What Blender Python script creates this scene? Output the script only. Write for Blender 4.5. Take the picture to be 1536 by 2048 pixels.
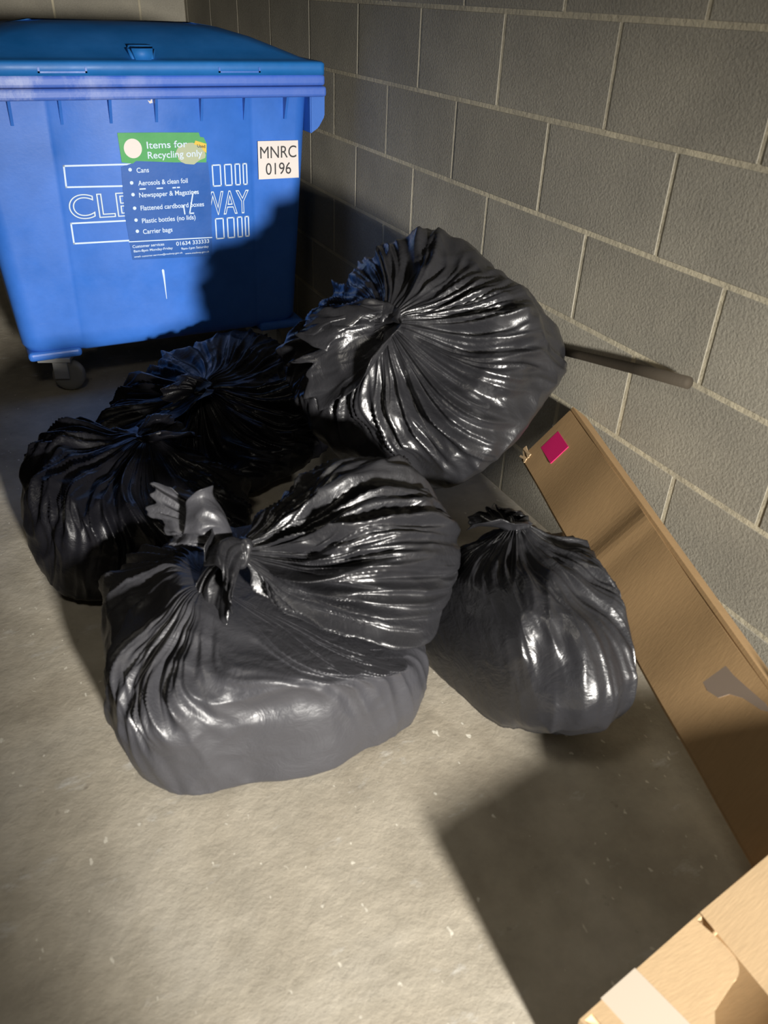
import bpy, bmesh, math, random
import numpy as np
from mathutils import Vector, Matrix, noise

for o in list(bpy.data.objects):
    bpy.data.objects.remove(o)
S = bpy.context.scene
COL = S.collection

# ------------------------------------------------------------------ camera
H = 1.34
yaw, pitch, roll = (math.radians(a) for a in (27.8, 33.0, 2.4))
fwd = Vector((math.sin(yaw) * math.cos(pitch), math.cos(yaw) * math.cos(pitch), -math.sin(pitch)))
rgt = Vector((math.cos(yaw), -math.sin(yaw), 0))
upv = rgt.cross(fwd)
r2 = rgt * math.cos(roll) + upv * math.sin(roll)
u2 = -rgt * math.sin(roll) + upv * math.cos(roll)
cd = bpy.data.cameras.new('camera')
cam = bpy.data.objects.new('camera', cd)
COL.objects.link(cam)
cam.matrix_world = Matrix.Translation((0, 0, H)) @ Matrix((r2, u2, -fwd)).transposed().to_4x4()
cd.sensor_fit = 'HORIZONTAL'
cd.sensor_width = 36
cd.lens = 36 * 1600 / 1536
cd.clip_start = 0.05
cd.dof.use_dof = True
cd.dof.focus_distance = 3.1
cd.dof.aperture_fstop = 6.5
S.camera = cam

# ------------------------------------------------------------------ light, world, exposure
W = bpy.data.worlds.new('world')
S.world = W
W.use_nodes = True
W.node_tree.nodes['Background'].inputs[0].default_value = (1.0, 0.95, 0.86, 1)
W.node_tree.nodes['Background'].inputs[1].default_value = 0.01
def lamp(name, typ, loc, energy, col, **k):
    d = bpy.data.lights.new(name, typ)
    d.energy = energy
    d.color = col
    for a, b in k.items():
        setattr(d, a, b)
    o = bpy.data.objects.new(name, d)
    COL.objects.link(o)
    o.location = loc
    return o
LAMP = Vector((0.36, -3.0, 1.32))
key = lamp('doorway_lamp', 'SPOT', LAMP, 2500, (1.0, 0.96, 0.90), shadow_soft_size=0.17,
           spot_size=math.radians(39), spot_blend=1.0)
key.rotation_euler = (Vector((0.74, 1.6, 0.22)) - LAMP).to_track_quat('-Z', 'Y').to_euler()
fill = lamp('fill_light', 'AREA', (-0.2, 0.6, 2.36), 7, (1.0, 0.93, 0.80), shape='DISK', size=0.5)  # added overhead fill, no such fitting in view
S.view_settings.view_transform = 'Standard'
S.view_settings.look = 'None'
S.view_settings.gamma = 1
S.view_settings.use_curve_mapping = False
S.view_settings.exposure = 0.0

# ------------------------------------------------------------------ helpers
def tag(o, label=None, cat=None, group=None, kind=None):
    for k, v in (('label', label), ('category', cat), ('group', group), ('kind', kind)):
        if v:
            o[k] = v
    return o
def empty(name, loc=(0, 0, 0)):
    o = bpy.data.objects.new(name, None)
    o.empty_display_size = 0.1
    COL.objects.link(o)
    o.location = loc
    return o
def link(name, me, mat, parent=None):
    o = bpy.data.objects.new(name, me)
    COL.objects.link(o)
    if mat and not me.materials:
        me.materials.append(mat)
    if parent:
        o.parent = parent
        bpy.context.view_layer.update()
        o.matrix_parent_inverse = parent.matrix_world.inverted()
    return o
def from_bm(name, bm, mat, parent=None, smooth=False):
    bmesh.ops.recalc_face_normals(bm, faces=bm.faces)
    me = bpy.data.meshes.new(name)
    bm.to_mesh(me)
    bm.free()
    if smooth:
        for p in me.polygons:
            p.use_smooth = True
    return link(name, me, mat, parent)
def box_bm(bm, a, b, M=None):
    x0, y0, z0 = a
    x1, y1, z1 = b
    vs = [bm.verts.new(v) for v in ((x0, y0, z0), (x1, y0, z0), (x1, y1, z0), (x0, y1, z0),
                                    (x0, y0, z1), (x1, y0, z1), (x1, y1, z1), (x0, y1, z1))]
    for f in ((0, 3, 2, 1), (4, 5, 6, 7), (0, 1, 5, 4), (1, 2, 6, 5), (2, 3, 7, 6), (3, 0, 4, 7)):
        bm.faces.new([vs[i] for i in f])
    if M is not None:
        bmesh.ops.transform(bm, matrix=M, verts=vs)
    return vs
def box(name, a, b, mat, parent=None, bev=0.0, seg=2, M=None):
    bm = bmesh.new()
    box_bm(bm, a, b, M)
    if bev:
        bmesh.ops.bevel(bm, geom=bm.edges[:], offset=bev, segments=seg, profile=0.5, affect='EDGES')
    return from_bm(name, bm, mat, parent)
def grid_mesh(name, V, mat, parent=None, closed=True, caps=True):
    """V: (nv, nu, 3) array, wrapped in u when closed."""
    nv, nu = V.shape[:2]
    verts = V.reshape(-1, 3).tolist()
    faces = []
    for j in range(nv - 1):
        for i in range(nu if closed else nu - 1):
            i2 = (i + 1) % nu
            faces.append((j * nu + i, (j + 1) * nu + i, (j + 1) * nu + i2, j * nu + i2))
    if caps and closed:
        for j, rev in ((0, False), (nv - 1, True)):
            c = V[j].mean(0)
            verts.append(c.tolist())
            ci = len(verts) - 1
            for i in range(nu):
                i2 = (i + 1) % nu
                t = (ci, j * nu + i, j * nu + i2)
                faces.append(t[::-1] if rev else t)
    me = bpy.data.meshes.new(name)
    me.from_pydata(verts, [], faces)
    me.polygons.foreach_set('use_smooth', [True] * len(me.polygons))
    me.update()
    return link(name, me, mat, parent)
def tube(name, pts, rad, mat, parent=None, n=12):
    pts = [Vector(p) for p in pts]
    rows = []
    for i, p in enumerate(pts):
        d = (pts[min(i + 1, len(pts) - 1)] - pts[max(i - 1, 0)]).normalized()
        u = d.orthogonal().normalized() if i == 0 else (u - d * u.dot(d)).normalized()
        w = d.cross(u)
        r = rad[i] if isinstance(rad, (list, tuple)) else rad
        rows.append([list(p + u * (r * math.cos(t)) + w * (r * math.sin(t))) for t in
                     [2 * math.pi * k / n for k in range(n)]])
    return grid_mesh(name, np.array(rows), mat, parent)

# ------------------------------------------------------------------ materials
def mat(name, col, rough=0.6, spec=0.5, metal=0.0):
    m = bpy.data.materials.new(name)
    m.use_nodes = True
    b = m.node_tree.nodes['Principled BSDF']
    b.inputs['Base Color'].default_value = (*col, 1)
    b.inputs['Roughness'].default_value = rough
    b.inputs['Specular IOR Level'].default_value = spec
    b.inputs['Metallic'].default_value = metal
    return m
class N:
    def __init__(s, m):
        s.nt = m.node_tree
        s.b = s.nt.nodes['Principled BSDF']
        s.tc = s.nt.nodes.new('ShaderNodeTexCoord')
        s.co = s.tc.outputs['Object']
    def n(s, t, **k):
        x = s.nt.nodes.new(t)
        for a, v in k.items():
            setattr(x, a, v)
        return x
    def l(s, a, b):
        s.nt.links.new(a, b)
    def map(s, scale=(1, 1, 1), src=None):
        m = s.n('ShaderNodeMapping')
        m.inputs['Scale'].default_value = scale
        s.l(src or s.co, m.inputs['Vector'])
        return m.outputs[0]
    def noise(s, scale, detail=4, rough=0.55, vec=None, dist=0.0):
        t = s.n('ShaderNodeTexNoise')
        t.inputs['Scale'].default_value = scale
        t.inputs['Detail'].default_value = detail
        t.inputs['Roughness'].default_value = rough
        t.inputs['Distortion'].default_value = dist
        s.l(vec or s.co, t.inputs['Vector'])
        return t.outputs['Fac']
    def ramp(s, fac, stops):
        r = s.n('ShaderNodeValToRGB')
        e = r.color_ramp.elements
        while len(e) < len(stops):
            e.new(0.5)
        for x, (p, c) in zip(e, stops):
            x.position = p
            x.color = (*c, 1) if len(c) == 3 else c
        s.l(fac, r.inputs[0])
        return r.outputs[0]
    def mix(s, a, b, fac, mode='MIX'):
        m = s.n('ShaderNodeMix', data_type='RGBA', blend_type=mode)
        for v, i in ((fac, 0), (a, 6), (b, 7)):
            if isinstance(v, (int, float)):
                m.inputs[i].default_value = v
            elif isinstance(v, tuple):
                m.inputs[i].default_value = (*v, 1)
            else:
                s.l(v, m.inputs[i])
        return m.outputs[2]
    def bump(s, h, strength=0.3, dist=0.01, prev=None):
        b = s.n('ShaderNodeBump')
        b.inputs['Strength'].default_value = strength
        b.inputs['Distance'].default_value = dist
        s.l(h, b.inputs['Height'])
        if prev is not None:
            s.l(prev, b.inputs['Normal'])
        return b.outputs[0]
    def out(s, col=None, nor=None, rough=None):
        if col is not None:
            s.l(col, s.b.inputs['Base Color'])
        if nor is not None:
            s.l(nor, s.b.inputs['Normal'])
        if rough is not None:
            s.l(rough, s.b.inputs['Roughness'])

def concrete_block_mat():
    m = mat('concrete_block', (0.3, 0.28, 0.23), 0.92, 0.2)
    q = N(m)
    # per-block tone from the block's own random value, fine grain from noise
    oi = q.n('ShaderNodeObjectInfo')
    geo = q.n('ShaderNodeNewGeometry')
    tone = q.ramp(oi.outputs['Random'], [(0, (0.305, 0.285, 0.233)), (1, (0.360, 0.338, 0.279))])
    blot = q.ramp(q.noise(3.2, 5, 0.6, geo.outputs['Position']), [(0.3, (0.80, 0.80, 0.80)), (0.7, (1.08, 1.07, 1.05))])
    g = q.noise(150, 3, 0.7, geo.outputs['Position'])
    grain = q.ramp(g, [(0.25, (0.80, 0.80, 0.80)), (0.75, (1.12, 1.12, 1.12))])
    c = q.mix(q.mix(tone, blot, 1.0, 'MULTIPLY'), grain, 1.0, 'MULTIPLY')
    q.out(c, q.bump(g, 0.5, 0.003))
    return m
def mortar_mat():
    m = mat('mortar', (0.40, 0.365, 0.27), 0.95, 0.15)
    q = N(m)
    geo = q.n('ShaderNodeNewGeometry')
    g = q.noise(60, 4, 0.7, geo.outputs['Position'])
    q.out(q.ramp(q.noise(7, 4, 0.6, geo.outputs['Position']), [(0.3, (0.38, 0.345, 0.26)), (0.7, (0.58, 0.52, 0.375))]), q.bump(g, 0.6, 0.004))
    return m
def floor_mat():
    m = mat('concrete_floor', (0.4, 0.37, 0.31), 0.75, 0.35)
    q = N(m)
    a = q.ramp(q.noise(1.6, 6, 0.6, dist=0.4), [(0.3, (0.33, 0.290, 0.225)), (0.52, (0.45, 0.410, 0.335)), (0.72, (0.57, 0.535, 0.465))])
    b = q.ramp(q.noise(9, 5, 0.65), [(0.3, (0.80, 0.79, 0.77)), (0.7, (1.12, 1.11, 1.09))])
    c = q.mix(a, b, 1.0, 'MULTIPLY')
    # pale scuffs and plaster flecks, stretched a little
    s = q.ramp(q.noise(6, 6, 0.7, q.map((1.0, 2.2, 1))), [(0.60, (0, 0, 0)), (0.72, (0.9, 0.9, 0.9))])
    c = q.mix(c, (0.56, 0.545, 0.50), s)
    f = q.ramp(q.noise(34, 2, 0.5, q.map((1.5, 0.9, 1))), [(0.70, (0, 0, 0)), (0.73, (1, 1, 1))])
    c = q.mix(c, (0.68, 0.64, 0.54), f)
    d = q.ramp(q.noise(27, 3, 0.5), [(0.70, (0, 0, 0)), (0.78, (0.6, 0.6, 0.6))])
    c = q.mix(c, (0.16, 0.14, 0.11), d)
    h = q.noise(40, 6, 0.7)
    q.out(c, q.bump(h, 0.35, 0.006), q.ramp(q.noise(5, 4, 0.6), [(0.3, (0.5, 0.5, 0.5)), (0.7, (0.85, 0.85, 0.85))]))
    return m
def film_mat(name, tint=(0.016, 0.016, 0.018), rough=0.30):
    m = mat(name, tint, rough, 0.55)
    q = N(m)
    c1 = q.noise(14, 5, 0.62, dist=0.8)
    c2 = q.noise(55, 3, 0.6)
    nb = q.bump(c1, 0.22, 0.02)
    nb = q.bump(c2, 0.12, 0.006, nb)
    q.out(None, nb, q.ramp(q.noise(7, 3, 0.5), [(0.3, (rough - 0.06,) * 3), (0.7, (rough + 0.1,) * 3)]))
    return m
def plastic_mat(name, col, rough=0.42, dirt=0.3):
    m = mat(name, col, rough, 0.45)
    q = N(m)
    lo = tuple(x * 0.82 for x in col)
    hi = tuple(min(1, x * 1.06 + 0.01) for x in col)
    a = q.ramp(q.noise(4, 6, 0.65), [(0.3, lo), (0.7, hi)])
    sc = q.ramp(q.noise(8, 6, 0.75, q.map((0.6, 0.6, 5))), [(0.66, (0, 0, 0)), (0.8, (dirt, dirt, dirt))])
    c = q.mix(a, (0.30, 0.36, 0.52), sc)
    q.out(c, q.bump(q.noise(90, 3, 0.6), 0.10, 0.002), q.ramp(q.noise(6, 4, 0.6), [(0.3, (rough - 0.08,) * 3), (0.7, (rough + 0.14,) * 3)]))
    return m
def rim_mat(name, col):
    # scuffed, whitened rim plastic
    m = mat(name, col, 0.5, 0.45)
    q = N(m)
    sc = q.ramp(q.noise(9, 6, 0.75, q.map((1, 1, 0.5))), [(0.40, (0.1, 0.1, 0.1)), (0.62, (0.8, 0.8, 0.8))])
    sx = q.n('ShaderNodeSeparateXYZ')
    q.l(q.co, sx.inputs[0])
    gx = q.ramp(sx.outputs[0], [(0.15, (1, 1, 1)), (0.72, (0.08, 0.08, 0.08))])
    c = q.mix(col, (0.42, 0.47, 0.68), q.mix(sc, gx, 1.0, 'MULTIPLY'))
    q.out(c, q.bump(q.noise(60, 3, 0.6), 0.15, 0.003))
    return m
def card_mat(name, col, rough=0.8):
    m = mat(name, col, rough, 0.25)
    q = N(m)
    a = q.ramp(q.noise(3, 5, 0.6), [(0.3, tuple(x * 0.86 for x in col)), (0.7, tuple(min(1, x * 1.08) for x in col))])
    fib = q.ramp(q.noise(26, 4, 0.7, q.map((1, 8, 1))), [(0.3, (0.92, 0.92, 0.92)), (0.7, (1.05, 1.05, 1.05))])
    q.out(q.mix(a, fib, 1.0, 'MULTIPLY'), q.bump(q.noise(60, 3, 0.6, q.map((1, 5, 1))), 0.12, 0.002))
    return m
M_BLOCK, M_MORTAR, M_FLOOR = concrete_block_mat(), mortar_mat(), floor_mat()
M_DARKWALL = mat('low_bounce_dark', (0.13, 0.12, 0.10), 0.9, 0.2)  # colour kept dark so the unseen surfaces bounce little light
M_FILM = film_mat('black_bag_film')
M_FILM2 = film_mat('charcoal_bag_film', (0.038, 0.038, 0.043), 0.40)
M_FILM3 = film_mat('shaded_black_bag_film', (0.006, 0.006, 0.008), 0.34)  # bag film darkened and less shiny, shade behind the pile put into it
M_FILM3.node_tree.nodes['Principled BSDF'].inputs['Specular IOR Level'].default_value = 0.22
M_BLUE = plastic_mat('blue_bin_plastic', (0.025, 0.132, 0.51))
M_LID = plastic_mat('blue_lid_plastic', (0.008, 0.145, 0.46), 0.5, 0.1)
M_RIM = rim_mat('scuffed_blue_rim', (0.035, 0.115, 0.48))
M_STEEL = mat('galvanised_steel', (0.45, 0.45, 0.43), 0.45, 0.5, 0.8)
M_RUBBER = mat('grey_rubber', (0.24, 0.235, 0.22), 0.6)
M_CARD = card_mat('brown_cardboard', (0.32, 0.205, 0.098))
M_CARD2 = card_mat('light_cardboard', (0.56, 0.40, 0.23))
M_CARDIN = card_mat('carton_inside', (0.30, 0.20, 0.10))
M_TAPE = mat('pale_tape', (0.60, 0.52, 0.42), 0.35)
M_PINK = mat('magenta_sticker', (0.62, 0.012, 0.13), 0.55)
M_INK = mat('blue_grey_ink', (0.205, 0.155, 0.115), 0.8)
M_WOOD = card_mat('dark_stick', (0.045, 0.036, 0.025))
M_WHITE = mat('white_print', (0.50, 0.60, 0.72), 0.6)
M_LABELW = mat('white_label', (0.62, 0.575, 0.545), 0.55)
M_BLACK = mat('black_print', (0.02, 0.02, 0.022), 0.6)
M_GREEN = plastic_mat('green_sticker', (0.055, 0.30, 0.085), 0.5, 0.15)
M_STBLUE = plastic_mat('blue_sticker', (0.009, 0.085, 0.35), 0.4, 0.1)
M_PALE = mat('worn_paper', (0.36, 0.40, 0.27), 0.8)
M_YELLOW = mat('yellow_sticker', (0.60, 0.42, 0.05), 0.6)

# ------------------------------------------------------------------ room
XW, YB, XL, YF, ZC = 1.368, 5.24, -1.7, -3.6, 2.42
CO, BL, JT = 0.225, 0.45, 0.011
fl = tag(box('floor', (XL - 0.1, YF - 0.1, -0.12), (XW + 0.1, YB + 0.1, 0), M_FLOOR), kind='structure')
tag(box('ceiling', (XL - 0.1, YF - 0.1, ZC), (XW + 0.1, YB + 0.1, ZC + 0.1), M_DARKWALL), kind='structure')
tag(box('wall_left', (XL - 0.1, YF, 0), (XL, YB, ZC), M_DARKWALL), kind='structure')
bm = bmesh.new()
for a_, b_ in (((XL, -1.40, 0), (0.16, -1.30, ZC)), ((1.20, -1.40, 0), (XW, -1.30, ZC)), ((0.16, -1.40, 2.05), (1.20, -1.30, ZC))):
    box_bm(bm, a_, b_)
tag(from_bm('light_blocking_wall', bm, M_DARKWALL), kind='structure')     # added unseen wall; its jamb blocks the lamp to darken the left side
tag(box('wall_corridor', (XL, YF - 0.1, 0), (XW, YF, ZC), M_DARKWALL), kind='structure')
wr = tag(box('wall_right', (XW + 0.0012, YF, 0), (XW + 0.12, YB, ZC), M_MORTAR), kind='structure')
wb = tag(box('wall_back', (XL, YB + 0.0012, 0), (XW, YB + 0.12, ZC), M_MORTAR), kind='structure')
random.seed(4)
block_cache = {}
def block(parent, axis, u0, u1, z0, z1):
    """one block; its face stands a few millimetres proud of the mortar"""
    w, h = round(u1 - u0, 3), round(z1 - z0, 3)
    key_ = (axis, w, h)
    if key_ not in block_cache:
        bm = bmesh.new()
        a, b = ((0, 0, 0), (0.05, w, h)) if axis == 'y' else ((0, 0, 0), (w, 0.05, h))
        box_bm(bm, a, b)
        bmesh.ops.bevel(bm, geom=bm.edges[:], offset=0.0018, segments=1, affect='EDGES')
        me = bpy.data.meshes.new('concrete_block')
        bmesh.ops.recalc_face_normals(bm, faces=bm.faces)
        bm.to_mesh(me)
        bm.free()
        me.materials.append(M_BLOCK)
        block_cache[key_] = me
    o = bpy.data.objects.new('concrete_block', block_cache[key_])
    COL.objects.link(o)
    j = random.uniform(-0.0005, 0.0005)
    o.location = (XW + j, u0, z0) if axis == 'y' else (u0, YB + j, z0)
    o.parent = parent
def courses():
    z, k = 0.185 - CO, 0
    while z < ZC - 0.02:
        yield k, max(z, 0) + (JT / 2 if z > 0 else 0), min(z + CO, ZC) - JT / 2
        z += CO
        k += 1
for k, z0, z1 in courses():
    # course 4 runs from 0.86 to 1.085 m; its joints sit half a block off course 5
    start = 1.793 if k % 2 == 0 else 2.035
    y = start - BL * 6
    while y < YB:
        a, b = max(y + JT / 2, -0.9), min(y + BL - JT / 2, YB)
        if b - a > 0.03:
            block(wr, 'y', a, b, z0, z1)
        y += BL
    if z1 > 0.5:
        x = (1.118 if k % 2 == 1 else 0.893) - BL * 5
        while x < XW:
            a, b = max(x + JT / 2, -1.2), min(x + BL - JT / 2, XW)
            if b - a > 0.03:
                block(wb, 'x', a, b, z0, z1)
            x += BL

# ------------------------------------------------------------------ recycling bin
def make_bin():
    root = empty('recycling_bin', (0.625, 3.4, 0))
    tag(root, 'large blue wheeled recycling bin with white lettering and stickers on its front', 'bin')
    zt, zb = 1.075, 0.16
    def yfr(z):
        return 3.0 + (1.04 - z) * 0.06
    def xl(z):
        return 0.045 + (1.04 - z) * 0.06
    def xr(z):
        return 1.212 - (1.04 - z) * 0.06
    YBK = 3.77
    # body: lofted shell with corner panels set back from the middle of the front
    rows = []
    for z in [zb, zb + 0.012, zb + 0.04] + list(np.linspace(0.24, 1.0, 9)) + [1.03, zt]:
        s = 0.03 if z == zb else (0.012 if z < zb + 0.02 else 0.0)
        l, r, f, b = xl(z) + s, xr(z) - s, yfr(z) + s, YBK - (1.04 - z) * 0.05 - s
        c0, c1 = 0.305 + (z - 0.2) * 0.015, 0.985
        p = []
        def arc(cx, cy, rad, a0, a1, n=6):
            for i in range(n + 1):
                t = math.radians(a0 + (a1 - a0) * i / n)
                p.append((cx + rad * math.cos(t), cy + rad * math.sin(t), z))
        # front left corner panel, step, centre, step, right panel, right side, back, left side
        arc(l + 0.06, f + 0.068, 0.06, 180, 270)
        p += [(c0 - 0.012, f + 0.008, z), (c0, f + 0.006, z), (c0 + 0.010, f, z), ((c0 + c1) / 2, f, z),
              (c1 - 0.010, f, z), (c1, f + 0.006, z), (c1 + 0.012, f + 0.008, z)]
        arc(r - 0.05, f + 0.058, 0.05, 270, 360)
        arc(r - 0.05, b - 0.05, 0.05, 0, 90)
        arc(l + 0.05, b - 0.05, 0.05, 90, 180)
        rows.append(p)
    bd = grid_mesh('body', np.array(rows), M_BLUE, root)
    # rim collar with two scuffed ledges
    for nm, z0, z1, e in (('rim', 1.018, 1.052, 0.042), ('rim', 1.053, 1.088, 0.038)):
        box(nm, (xl(1.04) - e - 0.01, yfr(1.04) - e, z0), (xr(1.04) + e + 0.005, YBK + e, z1), M_RIM, root, 0.010, 3)
    # hanging end bracket on the right
    bm = bmesh.new()
    prof = [(1.205, 1.05), (1.263, 1.05), (1.262, 0.952), (1.238, 0.915), (1.205, 0.895)]
    a = [bm.verts.new((x, 2.985, z)) for x, z in prof]
    b = [bm.verts.new((x, 3.10, z)) for x, z in prof]
    bm.faces.new(a)
    bm.faces.new(b[::-1])
    for i in range(len(prof)):
        j = (i + 1) % len(prof)
        bm.faces.new((a[i], b[i], b[j], a[j]))
    bmesh.ops.bevel(bm, geom=bm.edges[:], offset=0.004, segments=2, affect='EDGES')
    from_bm('end_bracket', bm, M_BLUE, root)
    # gusset ribs under the rim
    for x in (0.203, 0.352, 0.506, 0.655, 0.809, 0.963, 1.115):
        bm = bmesh.new()
        for s in (-0.0045, 0.0045):
            for y, z in ((yfr(1.03) + 0.02, 1.03), (yfr(1.03) - 0.036, 1.03), (yfr(0.95) - 0.004, 0.945), (yfr(0.95) + 0.02, 0.945)):
                bm.verts.new((x + s, y, z))
        bm.verts.ensure_lookup_table()
        v = bm.verts
        bm.faces.new(v[0:4])
        bm.faces.new([v[i] for i in (7, 6, 5, 4)])
        for i in range(4):
            j = (i + 1) % 4
            bm.faces.new((v[i], v[i + 4], v[j + 4], v[j]))
        from_bm('rib', bm, M_BLUE, root)
    # lid: low dome over a lip
    x0, x1, y0, y1 = xl(1.04) - 0.055, xr(1.04) + 0.040, yfr(1.04) - 0.050, YBK + 0.05
    nx, ny = 40, 24
    rows = []
    for e, z in ((0.0, 1.088), (0.0, 1.122), (0.006, 1.128), (0.034, 1.130), (0.06, 1.137), (0.12, 1.162), (0.19, 1.190), (0.27, 1.212), (0.35, 1.222)):
        p = []
        l, r, f, b = x0 + e, x1 - e, y0 + e, y1 - e
        rad = 0.02 + e * 0.35
        for cx, cy, a0 in ((l + rad, f + rad, 180), (r - rad, f + rad, 270), (r - rad, b - rad, 0), (l + rad, b - rad, 90)):
            for i in range(7):
                t = math.radians(a0 + 15 * i)
                p.append((cx + rad * math.cos(t), cy + rad * math.sin(t), z))
        rows.append(p)
    ld = grid_mesh('lid', np.array(rows), M_LID, root)
    # grip recess outlines on the lip and the raised lid handle
    for a, b in ((0.30, 0.445), (0.865, 1.01)):
        bm = bmesh.new()
        yy = y0 - 0.004
        for p0, p1 in (((a, 1.096), (b, 1.101)), ((a, 1.096), (a + 0.006, 1.112)), ((b - 0.006, 1.096), (b, 1.112))):
            box_bm(bm, (p0[0], yy, p0[1]), (p1[0], y0 + 0.01, p1[1]))
        from_bm('grip_edge', bm, M_BLUE, ld)
    bm = bmesh.new()
    v = box_bm(bm, (0.585, y0 + 0.03, 1.118), (0.675, y0 + 0.10, 1.170))
    for q in v[:4]:
        q.co.x = 0.63 + (q.co.x - 0.63) * 0.72
    bmesh.ops.bevel(bm, geom=bm.edges[:], offset=0.010, segments=3, affect='EDGES')
    from_bm('lid_handle', bm, M_LID, root, True)
    # casters
    for i, (cx, cy) in enumerate(((0.205, 3.11), (1.04, 3.13), (0.225, 3.66), (1.04, 3.66))):
        a = (-0.35, 0.5, 0.3, -0.4)[i]
        Mt = Matrix.Translation((cx, cy, 0)) @ Matrix.Rotation(a, 4, 'Z')
        bm = bmesh.new()
        box_bm(bm, (-0.06, -0.05, 0.128), (0.06, 0.05, 0.146), Mt)
        for s in (-1, 1):
            vv = box_bm(bm, (-0.025, s * 0.030 - 0.003, 0.055), (0.03, s * 0.030 + 0.003, 0.130), Mt @ Matrix.Translation((0.012, 0, 0)))
        bmesh.ops.bevel(bm, geom=bm.edges[:], offset=0.002, segments=1, affect='EDGES')
        c = from_bm('caster', bm, M_STEEL, root)
        rows = []
        for yy, rr in ((-0.020, 0.040), (-0.020, 0.054), (-0.012, 0.060), (0.012, 0.060), (0.020, 0.054), (0.020, 0.040)):
            rows.append([list(Mt @ Vector((0.034 + rr * math.cos(t), yy, 0.061 + rr * math.sin(t)))) for t in
                         [2 * math.pi * k / 28 for k in range(28)]])
        grid_mesh('wheel', np.array(rows), M_RUBBER, c)
    # corner foot block above the visible caster
    for xx in (0.105, 1.0):
        box('corner_foot', (xx, 3.055, 0.142), (xx + 0.19, 3.24, 0.178), M_BLUE, root, 0.014, 3)

    # ---- print and stickers, all lying on the sloping front face
    def P3(x, z, off):
        return (x, yfr(z) - off, z)
    def plate(name, pts, off, m, parent, thick=0.0012):
        bm = bmesh.new()
        a = [bm.verts.new(P3(x, z, off)) for x, z in pts]
        b = [bm.verts.new(P3(x, z, off - thick)) for x, z in pts]
        bm.faces.new(a)
        bm.faces.new(b[::-1])
        n = len(pts)
        for i in range(n):
            j = (i + 1) % n
            bm.faces.new((a[i], b[i], b[j], a[j]))
        return from_bm(name, bm, m, parent)
    def strips(name, segs, w, off, m, parent):
        """line work: each segment a thin raised strip"""
        bm = bmesh.new()
        for (xa, za), (xb, zb_) in segs:
            d = Vector((xb - xa, zb_ - za)).normalized()
            n = Vector((-d.y, d.x)) * w / 2
            d = d * w / 2
            q = [(xa - d.x + n.x, za - d.y + n.y), (xa - d.x - n.x, za - d.y - n.y), (xb + d.x - n.x, zb_ + d.y - n.y), (xb + d.x + n.x, zb_ + d.y + n.y)]
            a = [bm.verts.new(P3(x, z, off)) for x, z in q]
            b = [bm.verts.new(P3(x, z, off - 0.0012)) for x, z in q]
            bm.faces.new(a)
            bm.faces.new(b[::-1])
            for i in range(4):
                j = (i + 1) % 4
                bm.faces.new((a[i], b[i], b[j], a[j]))
        return from_bm(name, bm, m, parent)
    def text(name, body, x, z, x2, hgt, off, m, parent, slope=0.0, outline=0.0, bold=0.0):
        cu = bpy.data.curves.new(name, 'FONT')
        cu.body = body
        cu.size = 1.0
        if outline:
            cu.fill_mode = 'NONE'
            cu.bevel_depth = outline
            cu.bevel_resolution = 1
        else:
            cu.offset = bold
        to = bpy.data.objects.new(name, cu)
        COL.objects.link(to)
        bpy.context.view_layer.update()
        me = bpy.data.meshes.new_from_object(to.evaluated_get(bpy.context.evaluated_depsgraph_get()))
        bpy.data.objects.remove(to)
        co = np.zeros(len(me.vertices) * 3)
        me.vertices.foreach_get('co', co)
        co = co.reshape(-1, 3)
        mn, mx = co.min(0), co.max(0)
        sx = (x2 - x) / (mx[0] - mn[0])
        cap = 0.70 if not outline else mx[1] - mn[1]
        base = 0 if not outline else mn[1]
        sz = hgt / cap
        out = np.empty_like(co)
        out[:, 0] = x + (co[:, 0] - mn[0]) * sx
        out[:, 2] = z + (co[:, 1] - base) * sz + slope * (out[:, 0] - x)
        out[:, 1] = 3.0 + (1.04 - out[:, 2]) * 0.06 - off - (np.clip(co[:, 2], 0, 1) * 0.02 if outline else 0)
        me.vertices.foreach_set('co', out.ravel())
        me.materials.clear()
        me.update()
        return link(name, me, m, parent)
    o1 = 0.0016
    pr = strips('printed_logo', [((0.336, 0.820), (0.60, 0.815)), ((0.336, 0.820), (0.333, 0.753)), ((0.333, 0.753), (0.60, 0.744)),
                                 ((0.329, 0.634), (0.60, 0.628)), ((0.329, 0.634), (0.328, 0.565)), ((0.328, 0.565), (0.60, 0.558))], 0.0055, o1, M_WHITE, root)
    for zt_, zb_ in ((0.800, 0.729), (0.613, 0.540)):
        bars = []
        for xa, xb in ((0.837, 0.866), (0.882, 0.907), (0.921, 0.938), (0.951, 0.964)):
            bars += [((xa, zt_), (xb, zt_)), ((xb, zt_), (xb, zb_)), ((xb, zb_), (xa, zb_)), ((xa, zb_), (xa, zt_))]
        strips('logo_bars', bars, 0.0045, o1, M_WHITE, pr)
    text('lettering', 'CLE', 0.330, 0.645, 0.545, 0.084, o1, M_WHITE, pr, outline=0.022, slope=-0.01)
    text('lettering', 'WAY', 0.790, 0.626, 0.970, 0.086, o1, M_WHITE, pr, outline=0.022, slope=-0.01)
    # number plate sticker
    ns = plate('number_sticker', [(1.009, 0.743), (1.167, 0.742), (1.164, 0.872), (1.009, 0.874)], 0.0022 - 0.008 + 0.008, M_LABELW, root)
    text('lettering', 'MNRC', 1.017, 0.815, 1.157, 0.041, 0.0032, M_BLACK, ns)
    text('lettering', '0196', 1.037, 0.758, 1.136, 0.041, 0.0032, M_BLACK, ns)
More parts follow.
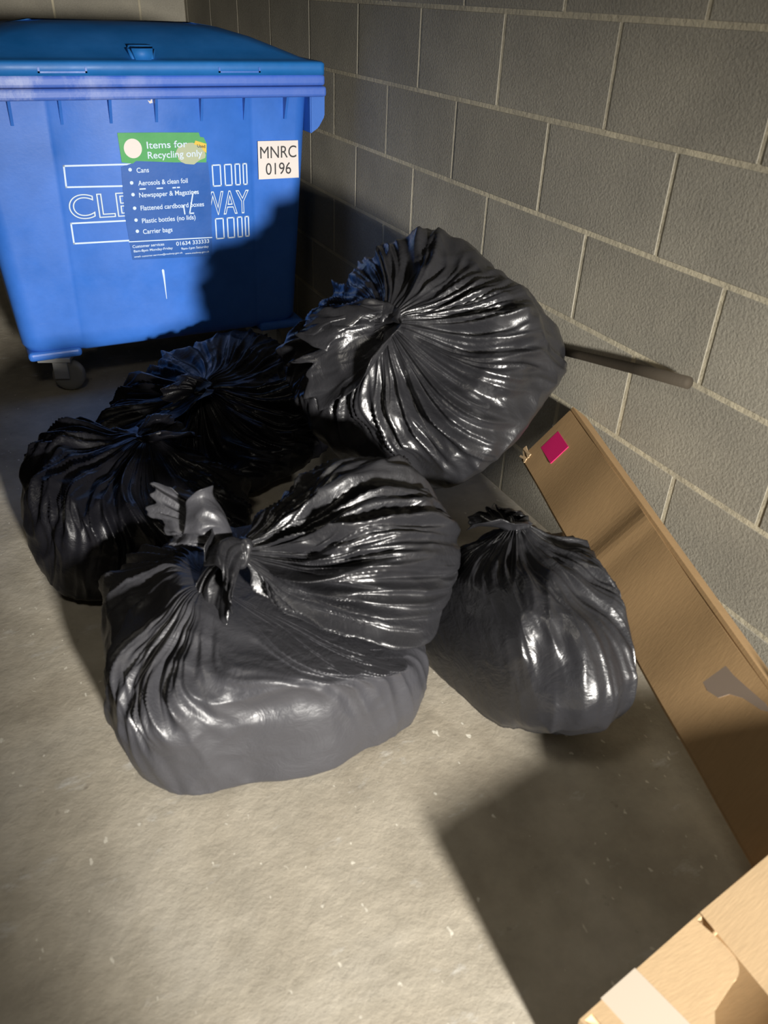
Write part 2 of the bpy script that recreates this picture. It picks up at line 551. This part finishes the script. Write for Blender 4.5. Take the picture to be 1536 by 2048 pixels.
    # blue instruction sticker
    bs = plate('instruction_sticker', [(0.520, 0.490), (0.816, 0.478), (0.826, 0.700), (0.822, 0.812), (0.60, 0.822), (0.575, 0.838), (0.562, 0.820), (0.520, 0.808), (0.512, 0.65)], 0.0030, M_STBLUE, root)
    of = 0.0040
    for zz in (0.799, 0.756, 0.717, 0.671, 0.630, 0.591):
        plate('bullet', [(0.5485 + 0.0060 * math.cos(t), zz + 0.0060 * math.sin(t)) for t in [k * math.pi / 7 for k in range(14)]], of, M_WHITE, bs)
    for s, xa, xb, zz, hh in (('Cans', 0.570, 0.612, 0.788, 0.016), ('Aerosols & clean foil', 0.570, 0.744, 0.746, 0.016),
                              ('Newspaper & Magazines', 0.569, 0.781, 0.706, 0.016), ('Flattened cardboard boxes', 0.569, 0.797, 0.662, 0.016),
                              ('Plastic bottles (no lids)', 0.569, 0.762, 0.618, 0.016), ('Carrier bags', 0.568, 0.674, 0.580, 0.016),
                              ('Customer services', 0.525, 0.639, 0.533, 0.010), ('01634 333333', 0.683, 0.807, 0.528, 0.014),
                              ('8am-8pm Monday-Friday', 0.527, 0.669, 0.517, 0.0085), ('9am-1pm Saturday', 0.700, 0.804, 0.511, 0.0085),
                              ('email: customer.services@medway.gov.uk', 0.527, 0.704, 0.498, 0.006), ('www.medway.gov.uk', 0.713, 0.805, 0.493, 0.006)):
        text('lettering', s, xa, zz, xb, hh, of, M_WHITE, bs, bold=0.012)
    strips('torn_streak', [((0.575, 0.734), (0.592, 0.734)), ((0.634, 0.733), (0.652, 0.733)), ((0.690, 0.732), (0.698, 0.732)), ((0.706, 0.732), (0.712, 0.732))], 0.0045, of, M_WHITE, bs)['kind'] = 'stuff'
    strips('rule', [((0.516, 0.556), (0.818, 0.547))], 0.0035, of, M_WHITE, bs)
    strips('scratch', [((0.760, 0.712), (0.742, 0.640)), ((0.742, 0.640), (0.756, 0.640)), ((0.722, 0.668), (0.724, 0.640)), ((0.760, 0.712), (0.772, 0.713))], 0.0045, of + 0.0002, M_WHITE, bs)
    # green heading sticker
    gs = plate('heading_sticker', [(0.524, 0.823), (0.560, 0.818), (0.572, 0.826), (0.700, 0.816), (0.816, 0.811), (0.822, 0.872), (0.812, 0.893), (0.800, 0.895), (0.796, 0.909), (0.66, 0.913), (0.521, 0.916)], 0.0034, M_GREEN, root)
    plate('disc', [(0.566 + 0.0300 * math.cos(t), 0.866 + 0.0310 * math.sin(t)) for t in [k * math.pi / 14 for k in range(28)]], 0.0044, M_LABELW, gs)
    rnd = random.Random(3)
    plate('worn_patch', [(0.764 + (0.052 + rnd.uniform(-0.006, 0.006)) * math.cos(t), 0.844 + (0.034 + rnd.uniform(-0.005, 0.005)) * math.sin(t)) for t in [k * math.pi / 11 for k in range(22)]], 0.0042, M_PALE, gs)
    plate('yellow_patch', [(0.776, 0.872), (0.782, 0.884), (0.820, 0.872), (0.818, 0.842), (0.808, 0.850), (0.800, 0.864)], 0.0046, M_YELLOW, gs)
    text('lettering', 'Used', 0.787, 0.862, 0.815, 0.010, 0.0056, M_BLACK, gs, bold=0.01, slope=-0.1)
    text('lettering', 'Items for', 0.613, 0.864, 0.752, 0.022, 0.0052, M_WHITE, gs, bold=0.01)
    text('lettering', 'Recycling only', 0.613, 0.832, 0.803, 0.022, 0.0052, M_WHITE, gs, bold=0.01)
    # dried drip and chips on the front
    plate('paint_chip', [(0.632, 1.012), (0.638, 1.002), (0.648, 1.004), (0.646, 1.020), (0.641, 1.009)], 0.0018, M_LABELW, root)
    plate('dried_drip', [(0.621, 0.441), (0.625, 0.446), (0.630, 0.441), (0.630, 0.415), (0.6295, 0.330), (0.6275, 0.330), (0.624, 0.410)], 0.0018, M_WHITE, root)
    return root
make_bin()

# ------------------------------------------------------------------ rubbish bags
def ridge(x, p=0.7):
    return 1.0 - np.abs(np.sin(x)) ** p
def sstep(a, b, x):
    t = np.clip((x - a) / (b - a), 0, 1)
    return t * t * (3 - 2 * t)
def nz(P, scale, seed, oct_=3):
    off = Vector((seed * 7.3, seed * 3.1, seed * 5.7))
    f = P.reshape(-1, 3) * scale
    return np.array([noise.fractal(Vector(p) + off, 0.9, 2.0, oct_) for p in f]).reshape(P.shape[:-1])
def ridged(P, scale, seed):
    off = Vector((seed * 2.3, seed * 9.1, seed * 4.7))
    f = P.reshape(-1, 3) * scale
    v = np.array([noise.noise(Vector(p) + off) for p in f]).reshape(P.shape[:-1])
    return 1 - np.abs(v) * 2.2

def frame(axis, ref):
    k = Vector(axis).normalized()
    r = Vector(ref)
    u = (r - k * r.dot(k)).normalized()
    return np.array([list(u), list(k.cross(u)), list(k)])   # rows: local x, y, z in world

def make_bag(label, center, axis, ref, rad, top, bot, seed, film, ex=(1.0, 1.0), pleat=0.045, reach=(0.5, 0.75), twist=0.5,
             lump=0.05, crink=0.008, floor_z=0.0, counts=(11, 23, 41), tail=None, nu=440, nv=210, planes=(), neck=0.10, sq=1.0):
    rng = np.random.RandomState(seed)
    B = frame(axis, ref)
    th = np.linspace(0, 2 * np.pi, nu, endpoint=False)[None, :]
    s = np.linspace(0.02, 0.985, nv)[:, None]
    ph = s * np.pi
    rr = np.sin(ph) ** ex[0]
    zz = np.sign(np.cos(ph)) * np.abs(np.cos(ph)) ** ex[1]
    # gathered neck at the knot
    nk = np.exp(-(s / 0.085) ** 2)
    rr = np.maximum(rr * (1 - 0.35 * nk), 0.02) + 0 * th
    hz = np.where(zz > 0, zz * top, zz * bot) + neck * nk ** 1.5
    tw = th + twist * (1 - s) ** 2
    # uneven pleat spacing
    wv = tw + 0.22 * np.sin(2 * tw + rng.rand() * 6) + 0.13 * np.sin(3 * tw + rng.rand() * 6) + 0.06 * np.sin(7 * tw + rng.rand() * 6)
    lenv = 0.5 + 0.5 * np.sin(3 * th + rng.rand() * 6) * np.sin(5 * th + rng.rand() * 6)
    r0 = reach[0] + (reach[1] - reach[0]) * lenv
    env = sstep(0.02, 0.14, s) * (1 - sstep(r0 * 0.55, r0, s))
    d = 0
    for c, a in zip(counts, (1.0, 0.55, 0.30)):
        w2 = wv * c / 2 + rng.rand() * 6 + 0.5 * np.sin(s * 9 + c) * 0.25
        am = 0.55 + 0.45 * np.sin(wv * 2.0 + c * 1.7 + s * 4)
        d = d + 0.45 * a * am * (ridge(w2, 0.95) - 0.4)
    for kk, a, st in ((2.2, 1.0, 0.9), (5.0, 0.8, 1.5), (10.5, 0.42, 2.4)):
        rn = ridged(np.stack([np.cos(tw) + 0.05 * np.sin(s * 11), np.sin(tw) + 0 * s, s * st / kk + 0 * tw], -1), kk, seed + kk)
        d = d + a * 0.8 * (np.clip(rn, 0, 1) ** 1.5 - 0.45)
    disp = pleat * env * d
    X = rr * rad[0] * np.sign(np.cos(th)) * np.abs(np.cos(th)) ** sq
    Y = rr * rad[1] * np.sign(np.sin(th)) * np.abs(np.sin(th)) ** sq
    P = np.stack([X, Y, hz + 0 * th], -1)
    nrm = np.stack([np.cos(th) * rr / rad[0], np.sin(th) * rr / rad[1], zz / max(top, bot) + 0 * th], -1)
    nrm /= np.linalg.norm(nrm, axis=-1, keepdims=True)
    P = P + nrm * disp[..., None]
    lp = nz(P, 3.4, seed, 2)
    P = P + nrm * (lump * lp * sstep(0.03, 0.25, s + 0 * th))[..., None]
    # crinkles: ridged noise stretched along the pleats
    cr = ridged(np.stack([np.cos(th) * 1.2 + 0 * s, np.sin(th) * 1.2 + 0 * s, 0.7 * s + 0 * th], -1), 5.0, seed + 11)
    cr2 = ridged(P, 13.0, seed + 5)
    ce = 0.35 + 0.65 * (1 - sstep(reach[1] * 0.7, 1.0, s + 0 * th))
    P = P + nrm * (crink * ce * (cr * 0.7 + cr2 * 0.5 - 0.6))[..., None]
    Wd = P @ B + np.array(center)
    def press(Q, m=0.035):
        # flatten against neighbours: nothing passes the plane through p with outward normal n
        for p, n in planes:
            n = np.array(n, float) / np.linalg.norm(n)
            dd = (Q - np.array(p)) @ n
            d2 = np.where(dd > -m, -m * np.exp(-np.clip(dd + m, 0, 9) / m), dd)
            Q = Q + (d2 - dd)[..., None] * n
        return Q
    Wd = press(Wd)
    # settle on the floor: squash what would sink in, with a rounded foot
    z = Wd[..., 2] - floor_z
    h0 = 0.045
    low = z < h0
    z2 = np.where(low, h0 * np.exp((z - h0) / 0.09) * 1.0, z)
    z2 = np.where(low, np.maximum(z2 - h0 * math.exp(-2.2), 0.0015), z2)
    Wd[..., 2] = np.where(low, np.minimum(z2, z2), z) + floor_z
    root = empty('rubbish_bag', (center[0], center[1], floor_z))
    tag(root, label, 'bag', 'black rubbish bags in the pile')
    grid_mesh('bag_body', Wd, film, root)
    # knot and ruffled tail
    t = dict(length=0.13, width=0.09, bend=(0, 0, 0), ruf=5, flat=1.0)
    t.update(tail or {})
    k = B[2]
    base = np.array(center) + k * (top + neck - 0.012)
    mu, mv = 200, 50
    a = np.linspace(0, 2 * np.pi, mu, endpoint=False)[None, :]
    v = np.linspace(0, 1, mv)[:, None]
    fl_ = v ** 0.8
    aw = a + 1.2 * v * np.sin(a + seed)
    ruf = ridged(np.stack([np.cos(aw) + 0 * v, np.sin(aw) + 0 * v, 0.35 * v + 0 * a], -1), 1.7, seed + 31) - 0.45
    ruf2 = ridged(np.stack([np.cos(aw) + 0 * v, np.sin(aw) + 0 * v, 0.8 * v + 0 * a], -1), 3.6, seed + 37) - 0.45
    r_ = 0.016 + 0.010 * np.exp(-((v - 0.03) / 0.05) ** 2) + t['width'] * fl_ * (0.72 + 0.55 * ruf * v ** 0.5 + 0.06 * ruf2 * v)
    zl = t['length'] * (v - 0.25 * v ** 3 + 0.30 * v * np.sin(2 * a + seed) + 0.03 * v * ruf2)
    Q = np.stack([r_ * np.cos(a), r_ * np.sin(a) * t['flat'], zl], -1)
    Qw = Q @ B + base + (v ** 1.6)[..., None] * np.array(t['bend'])
    cq, cq2 = ridged(Qw, 8, seed + 2), ridged(Qw, 19, seed + 3)
    Qw = Qw + ((0.014 * cq + 0.003 * cq2) * v)[..., None] * B[2] + (0.004 * cq2 * v)[..., None] * B[0]
    if floor_z == 0:
        Qw[..., 2] = np.maximum(Qw[..., 2], 0.004)
    o = grid_mesh('tied_tail', Qw, film, root, caps=False)
    md = o.modifiers.new('film', 'SOLIDIFY')
    md.thickness = 0.0012
    # knot ring
    rows = []
    for i in range(25):
        q = 2 * math.pi * i / 24
        wob = 1 + 0.18 * math.sin(3 * q + seed)
        c = base + 0.020 * wob * (math.cos(q) * B[0] + math.sin(q) * B[1]) + k * 0.004 * math.sin(2 * q)
        out = math.cos(q) * B[0] + math.sin(q) * B[1]
        rows.append([c + 0.011 * wob * (math.cos(w) * out + math.sin(w) * k) for w in [2 * math.pi * j / 10 for j in range(10)]])
    grid_mesh('knot', np.array(rows), film, root, caps=False)
    return root

PMF = (0.56, 1.25, 0.235), (0.30, 0.0, 0.95)      # contact planes: middle bag / front bag ...
PMR = (0.755, 1.18, 0.27), (-0.75, 0.10, 0.60)
PTM = (0.76, 1.45, 0.38), (0.60, 0.70, 0.30)
PTR = (0.95, 1.36, 0.33), (0.05, 0.75, 0.60)
PFL = (0.30, 1.62, 0.20), (0.0, 1.0, 0.10)
PFR = (0.735, 1.2, 0.1), (1.0, 0.1, 0.0)
def neg(p):
    return p[0], tuple(-x for x in p[1])
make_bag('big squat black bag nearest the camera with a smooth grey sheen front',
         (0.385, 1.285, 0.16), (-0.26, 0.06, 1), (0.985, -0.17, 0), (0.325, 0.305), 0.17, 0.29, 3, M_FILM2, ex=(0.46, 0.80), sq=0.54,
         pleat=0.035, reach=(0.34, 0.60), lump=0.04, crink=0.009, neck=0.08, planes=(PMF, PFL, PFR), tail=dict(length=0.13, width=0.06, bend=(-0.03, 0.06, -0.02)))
make_bag('black bag lying on its side, long folds fanning right from its knot',
         (0.61, 1.25, 0.325), (-0.93, 0.05, 0.27), (0, -0.2, 1), (0.155, 0.19), 0.22, 0.27, 8, M_FILM, ex=(0.8, 0.9),
         pleat=0.045, reach=(0.7, 0.95), lump=0.04, crink=0.008, floor_z=0.02, neck=0.06, planes=(neg(PMF), neg(PMR), PTM), tail=dict(length=0.09, width=0.085, bend=(0.0, -0.02, -0.06)))
make_bag('largest black bag topmost on the pile against the block wall',
         (1.03, 1.73, 0.485), (-0.70, -0.40, 0.75), (0, 0, 1), (0.315, 0.365), 0.25, 0.36, 5, M_FILM, ex=(0.58, 0.72), sq=0.9,
         pleat=0.042, reach=(0.34, 0.50), lump=0.05, crink=0.011, neck=0.045, counts=(9, 19, 37),
         planes=(((1.342, 1.7, 0.5), (1, 0, 0)), neg(PTM), neg(PTR), ((1.16, 1.46, 0.45), (0.55, -0.50, -0.67))), tail=dict(length=0.11, width=0.125, bend=(-0.06, 0.04, -0.12)))
make_bag('black bag on the floor partly under the long cardboard box',
         (0.93, 1.09, 0.17), (0.05, 0.35, 1), (1, 0, 0), (0.26, 0.28), 0.17, 0.20, 12, M_FILM, ex=(0.72, 0.85),
         pleat=0.018, reach=(0.5, 0.8), lump=0.07, crink=0.010, neck=0.04, planes=(((1.06, 1.0, 0.2), (0.965, -0.262, 0)), PMR, PTR, neg(PFR)),
         tail=dict(length=0.06, width=0.06, bend=(-0.05, 0, -0.02)))
PLL = (0.42, 2.18, 0.15), (0.75, 0.65, 0.1)
make_bag('black bag in shade directly behind the front bag',
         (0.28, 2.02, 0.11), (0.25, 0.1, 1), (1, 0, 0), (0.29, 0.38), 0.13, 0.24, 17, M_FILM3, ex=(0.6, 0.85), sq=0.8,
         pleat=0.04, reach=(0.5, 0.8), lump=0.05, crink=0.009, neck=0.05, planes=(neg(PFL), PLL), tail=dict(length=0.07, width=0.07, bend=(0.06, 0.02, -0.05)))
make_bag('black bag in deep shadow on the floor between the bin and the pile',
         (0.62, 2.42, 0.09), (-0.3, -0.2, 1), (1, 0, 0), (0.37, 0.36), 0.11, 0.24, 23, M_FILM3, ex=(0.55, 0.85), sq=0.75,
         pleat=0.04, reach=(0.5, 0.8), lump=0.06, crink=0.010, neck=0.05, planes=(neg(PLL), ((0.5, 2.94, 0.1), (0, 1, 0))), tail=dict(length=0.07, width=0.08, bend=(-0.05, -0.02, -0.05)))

# ------------------------------------------------------------------ long cardboard box
def long_box():
    root = empty('long_cardboard_box', (1.1, 1.0, 0.2))
    tag(root, 'long brown cardboard box leaning along the block wall with a pink square', 'box')
    A = Vector((1.200, 1.508, 0.303))           # far lower left corner
    Nn = Vector((0.922, 0.467, 0.190))
    a = (A - Nn).normalized()
    h = a.cross(Vector((0, 0, 1))).normalized()
    n = h.cross(a)
    th = math.radians(52)
    w = h * math.cos(th) + n * math.sin(th)      # up the visible face
    nn = -h * math.sin(th) + n * math.cos(th)    # out of the visible face
    O = A - a * 1.155
    Mt = Matrix((a, w, nn)).transposed().to_4x4()
    Mt.translation = O
    Lb, Wb, Tb = 1.155, 0.19, 0.06
    bm = bmesh.new()
    box_bm(bm, (0, 0, -Tb), (Lb, Wb, 0))
    bmesh.ops.subdivide_edges(bm, edges=[e for e in bm.edges if abs((e.verts[0].co - e.verts[1].co).x) > 0.5], cuts=90)
    for v in bm.verts:
        if v.co.z > -0.01:
            v.co.z += 0.0015 * math.sin(v.co.x * 23) + 0.003 * math.exp(-((v.co.x - 0.71) / 0.03) ** 2)
        if v.co.y > 0.1:
            v.co.y += 0.002 * math.sin(v.co.x * 9 + 1)
    bmesh.ops.bevel(bm, geom=[e for e in bm.edges if e.calc_face_angle(0) > 1], offset=0.006, segments=2, affect='EDGES')
    bmesh.ops.transform(bm, matrix=Mt, verts=bm.verts)
    body = from_bm('carton_body', bm, M_CARD, root)
    box('pink_square', (0, 0, -0.0005), (0.072, 0.062, 0.0012), M_PINK, root, M=Mt @ Matrix.Translation((1.05, 0.065, 0)))
    # lid flap seam along the top edge and torn corner
    box('top_flap', (0.0, Wb - 0.006, -Tb), (Lb, Wb + 0.004, -0.002), M_CARD, root, 0.001, 1, M=Mt)
    bm = bmesh.new()
    rnd = random.Random(2)
    for i in range(4):
        box_bm(bm, (0, 0, 0), (0.03 + rnd.random() * 0.015, 0.006, 0.002), Mt @ Matrix.Translation((Lb - 0.03, 0.004 + i * 0.008, 0.0005 + i * 0.001)) @ Matrix.Rotation(rnd.uniform(-0.4, 0.4), 4, 'Z'))
    from_bm('torn_corner', bm, M_CARD2, root)
    # blue-grey printed mark
    bm = bmesh.new()
    pts = [(0.215, 0.125), (0.222, 0.104), (0.245, 0.094), (0.272, 0.096), (0.292, 0.108), (0.297, 0.124), (0.286, 0.140), (0.262, 0.148), (0.240, 0.150), (0.205, 0.158), (0.165, 0.168), (0.145, 0.168), (0.160, 0.155), (0.195, 0.141)]
    v0 = [bm.verts.new(Mt @ Vector((x + 0.05, y, 0.0012))) for x, y in pts]
    v1 = [bm.verts.new(Mt @ Vector((x + 0.05, y, -0.001))) for x, y in pts]
    bm.faces.new(v0)
    bm.faces.new(v1[::-1])
    for i in range(len(pts)):
        j = (i + 1) % len(pts)
        bm.faces.new((v0[i], v1[i], v1[j], v0[j]))
    tag(from_bm('printed_mark', bm, M_INK, root), 'faded blue-grey printed mark')
    return root
long_box()

# ------------------------------------------------------------------ stick by the wall
st = tube('stick', [(1.345, 1.62, 0.55), (1.345, 1.50, 0.575), (1.342, 1.30, 0.617), (1.340, 1.141, 0.648)], [0.011, 0.011, 0.013, 0.014], M_WOOD)
tag(st, 'dark thin stick poking out from behind the topmost bag along the wall', 'stick')

# ------------------------------------------------------------------ open carton in the foreground
def open_carton():
    root = empty('open_carton', (0.8, 0.1, 0))
    tag(root, 'open light cardboard carton with loose flaps in the bottom right foreground', 'box')
    Mt = Matrix.Translation((0.520, 0.347, 0)) @ Matrix.Rotation(math.radians(9), 4, 'Z')
    Z, T = 0.165, 0.005
    Lx, Ly = 0.62, 0.50
    for nm, a, b in (('carton_wall', (0, -T, 0), (Lx, 0, Z)), ('carton_wall', (0, -Ly, 0), (Lx, -Ly + T, Z)),
                     ('carton_wall', (0, -Ly + T, 0), (T, -T, Z)), ('carton_wall', (Lx - T, -Ly + T, 0), (Lx, -T, Z)),
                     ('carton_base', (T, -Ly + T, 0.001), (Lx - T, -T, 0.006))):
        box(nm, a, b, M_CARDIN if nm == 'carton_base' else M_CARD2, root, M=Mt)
    # wide flap on the right, raised out of view to lengthen the carton's shadow
    bm = bmesh.new()
    qf = [(0.783, 0.388, 0.170), (1.06, 0.366, 0.425), (1.05, -0.05, 0.425), (0.775, -0.05, 0.170)]
    nf = (Vector(qf[1]) - Vector(qf[0])).cross(Vector(qf[3]) - Vector(qf[0])).normalized() * -0.005
    va = [bm.verts.new(q) for q in qf]
    vb = [bm.verts.new(Vector(q) - nf) for q in qf]
    bm.faces.new(va)
    bm.faces.new(vb[::-1])
    for i in range(4):
        bm.faces.new((va[i], vb[i], vb[(i + 1) % 4], va[(i + 1) % 4]))
    from_bm('raised_flap', bm, M_CARD2, root)
    # tongue along the far rim with a rounded end
    def plate(name, pts, z0, z1, m):
        bm = bmesh.new()
        a = [bm.verts.new(Mt @ Vector((x, y, z1))) for x, y in pts]
        b = [bm.verts.new(Mt @ Vector((x, y, z0))) for x, y in pts]
        bm.faces.new(a)
        bm.faces.new(b[::-1])
        for i in range(len(pts)):
            j = (i + 1) % len(pts)
            bm.faces.new((a[i], b[i], b[j], a[j]))
        return from_bm(name, bm, m, root)
    pts = [(0.02, 0.0), (0.255, 0.0), (0.257, -0.035)]
    for i in range(9):
        t = math.radians(0 - 95 * i / 8)
        pts.append((0.225 + 0.032 * math.cos(t), -0.06 + 0.032 * math.sin(t)))
    pts += [(0.165, -0.10), (0.145, -0.115), (0.142, -0.16), (0.148, -0.30), (0.02, -0.30)]
    tn = plate('tongue_flap', pts, Z - 0.004, Z + 0.0005, M_CARD2)
    plate('tape_strip', [(0.045, 0.002), (0.118, 0.002), (0.125, -0.20), (0.05, -0.20)], Z + 0.0006, Z + 0.0014, M_TAPE)
    return root
open_carton()
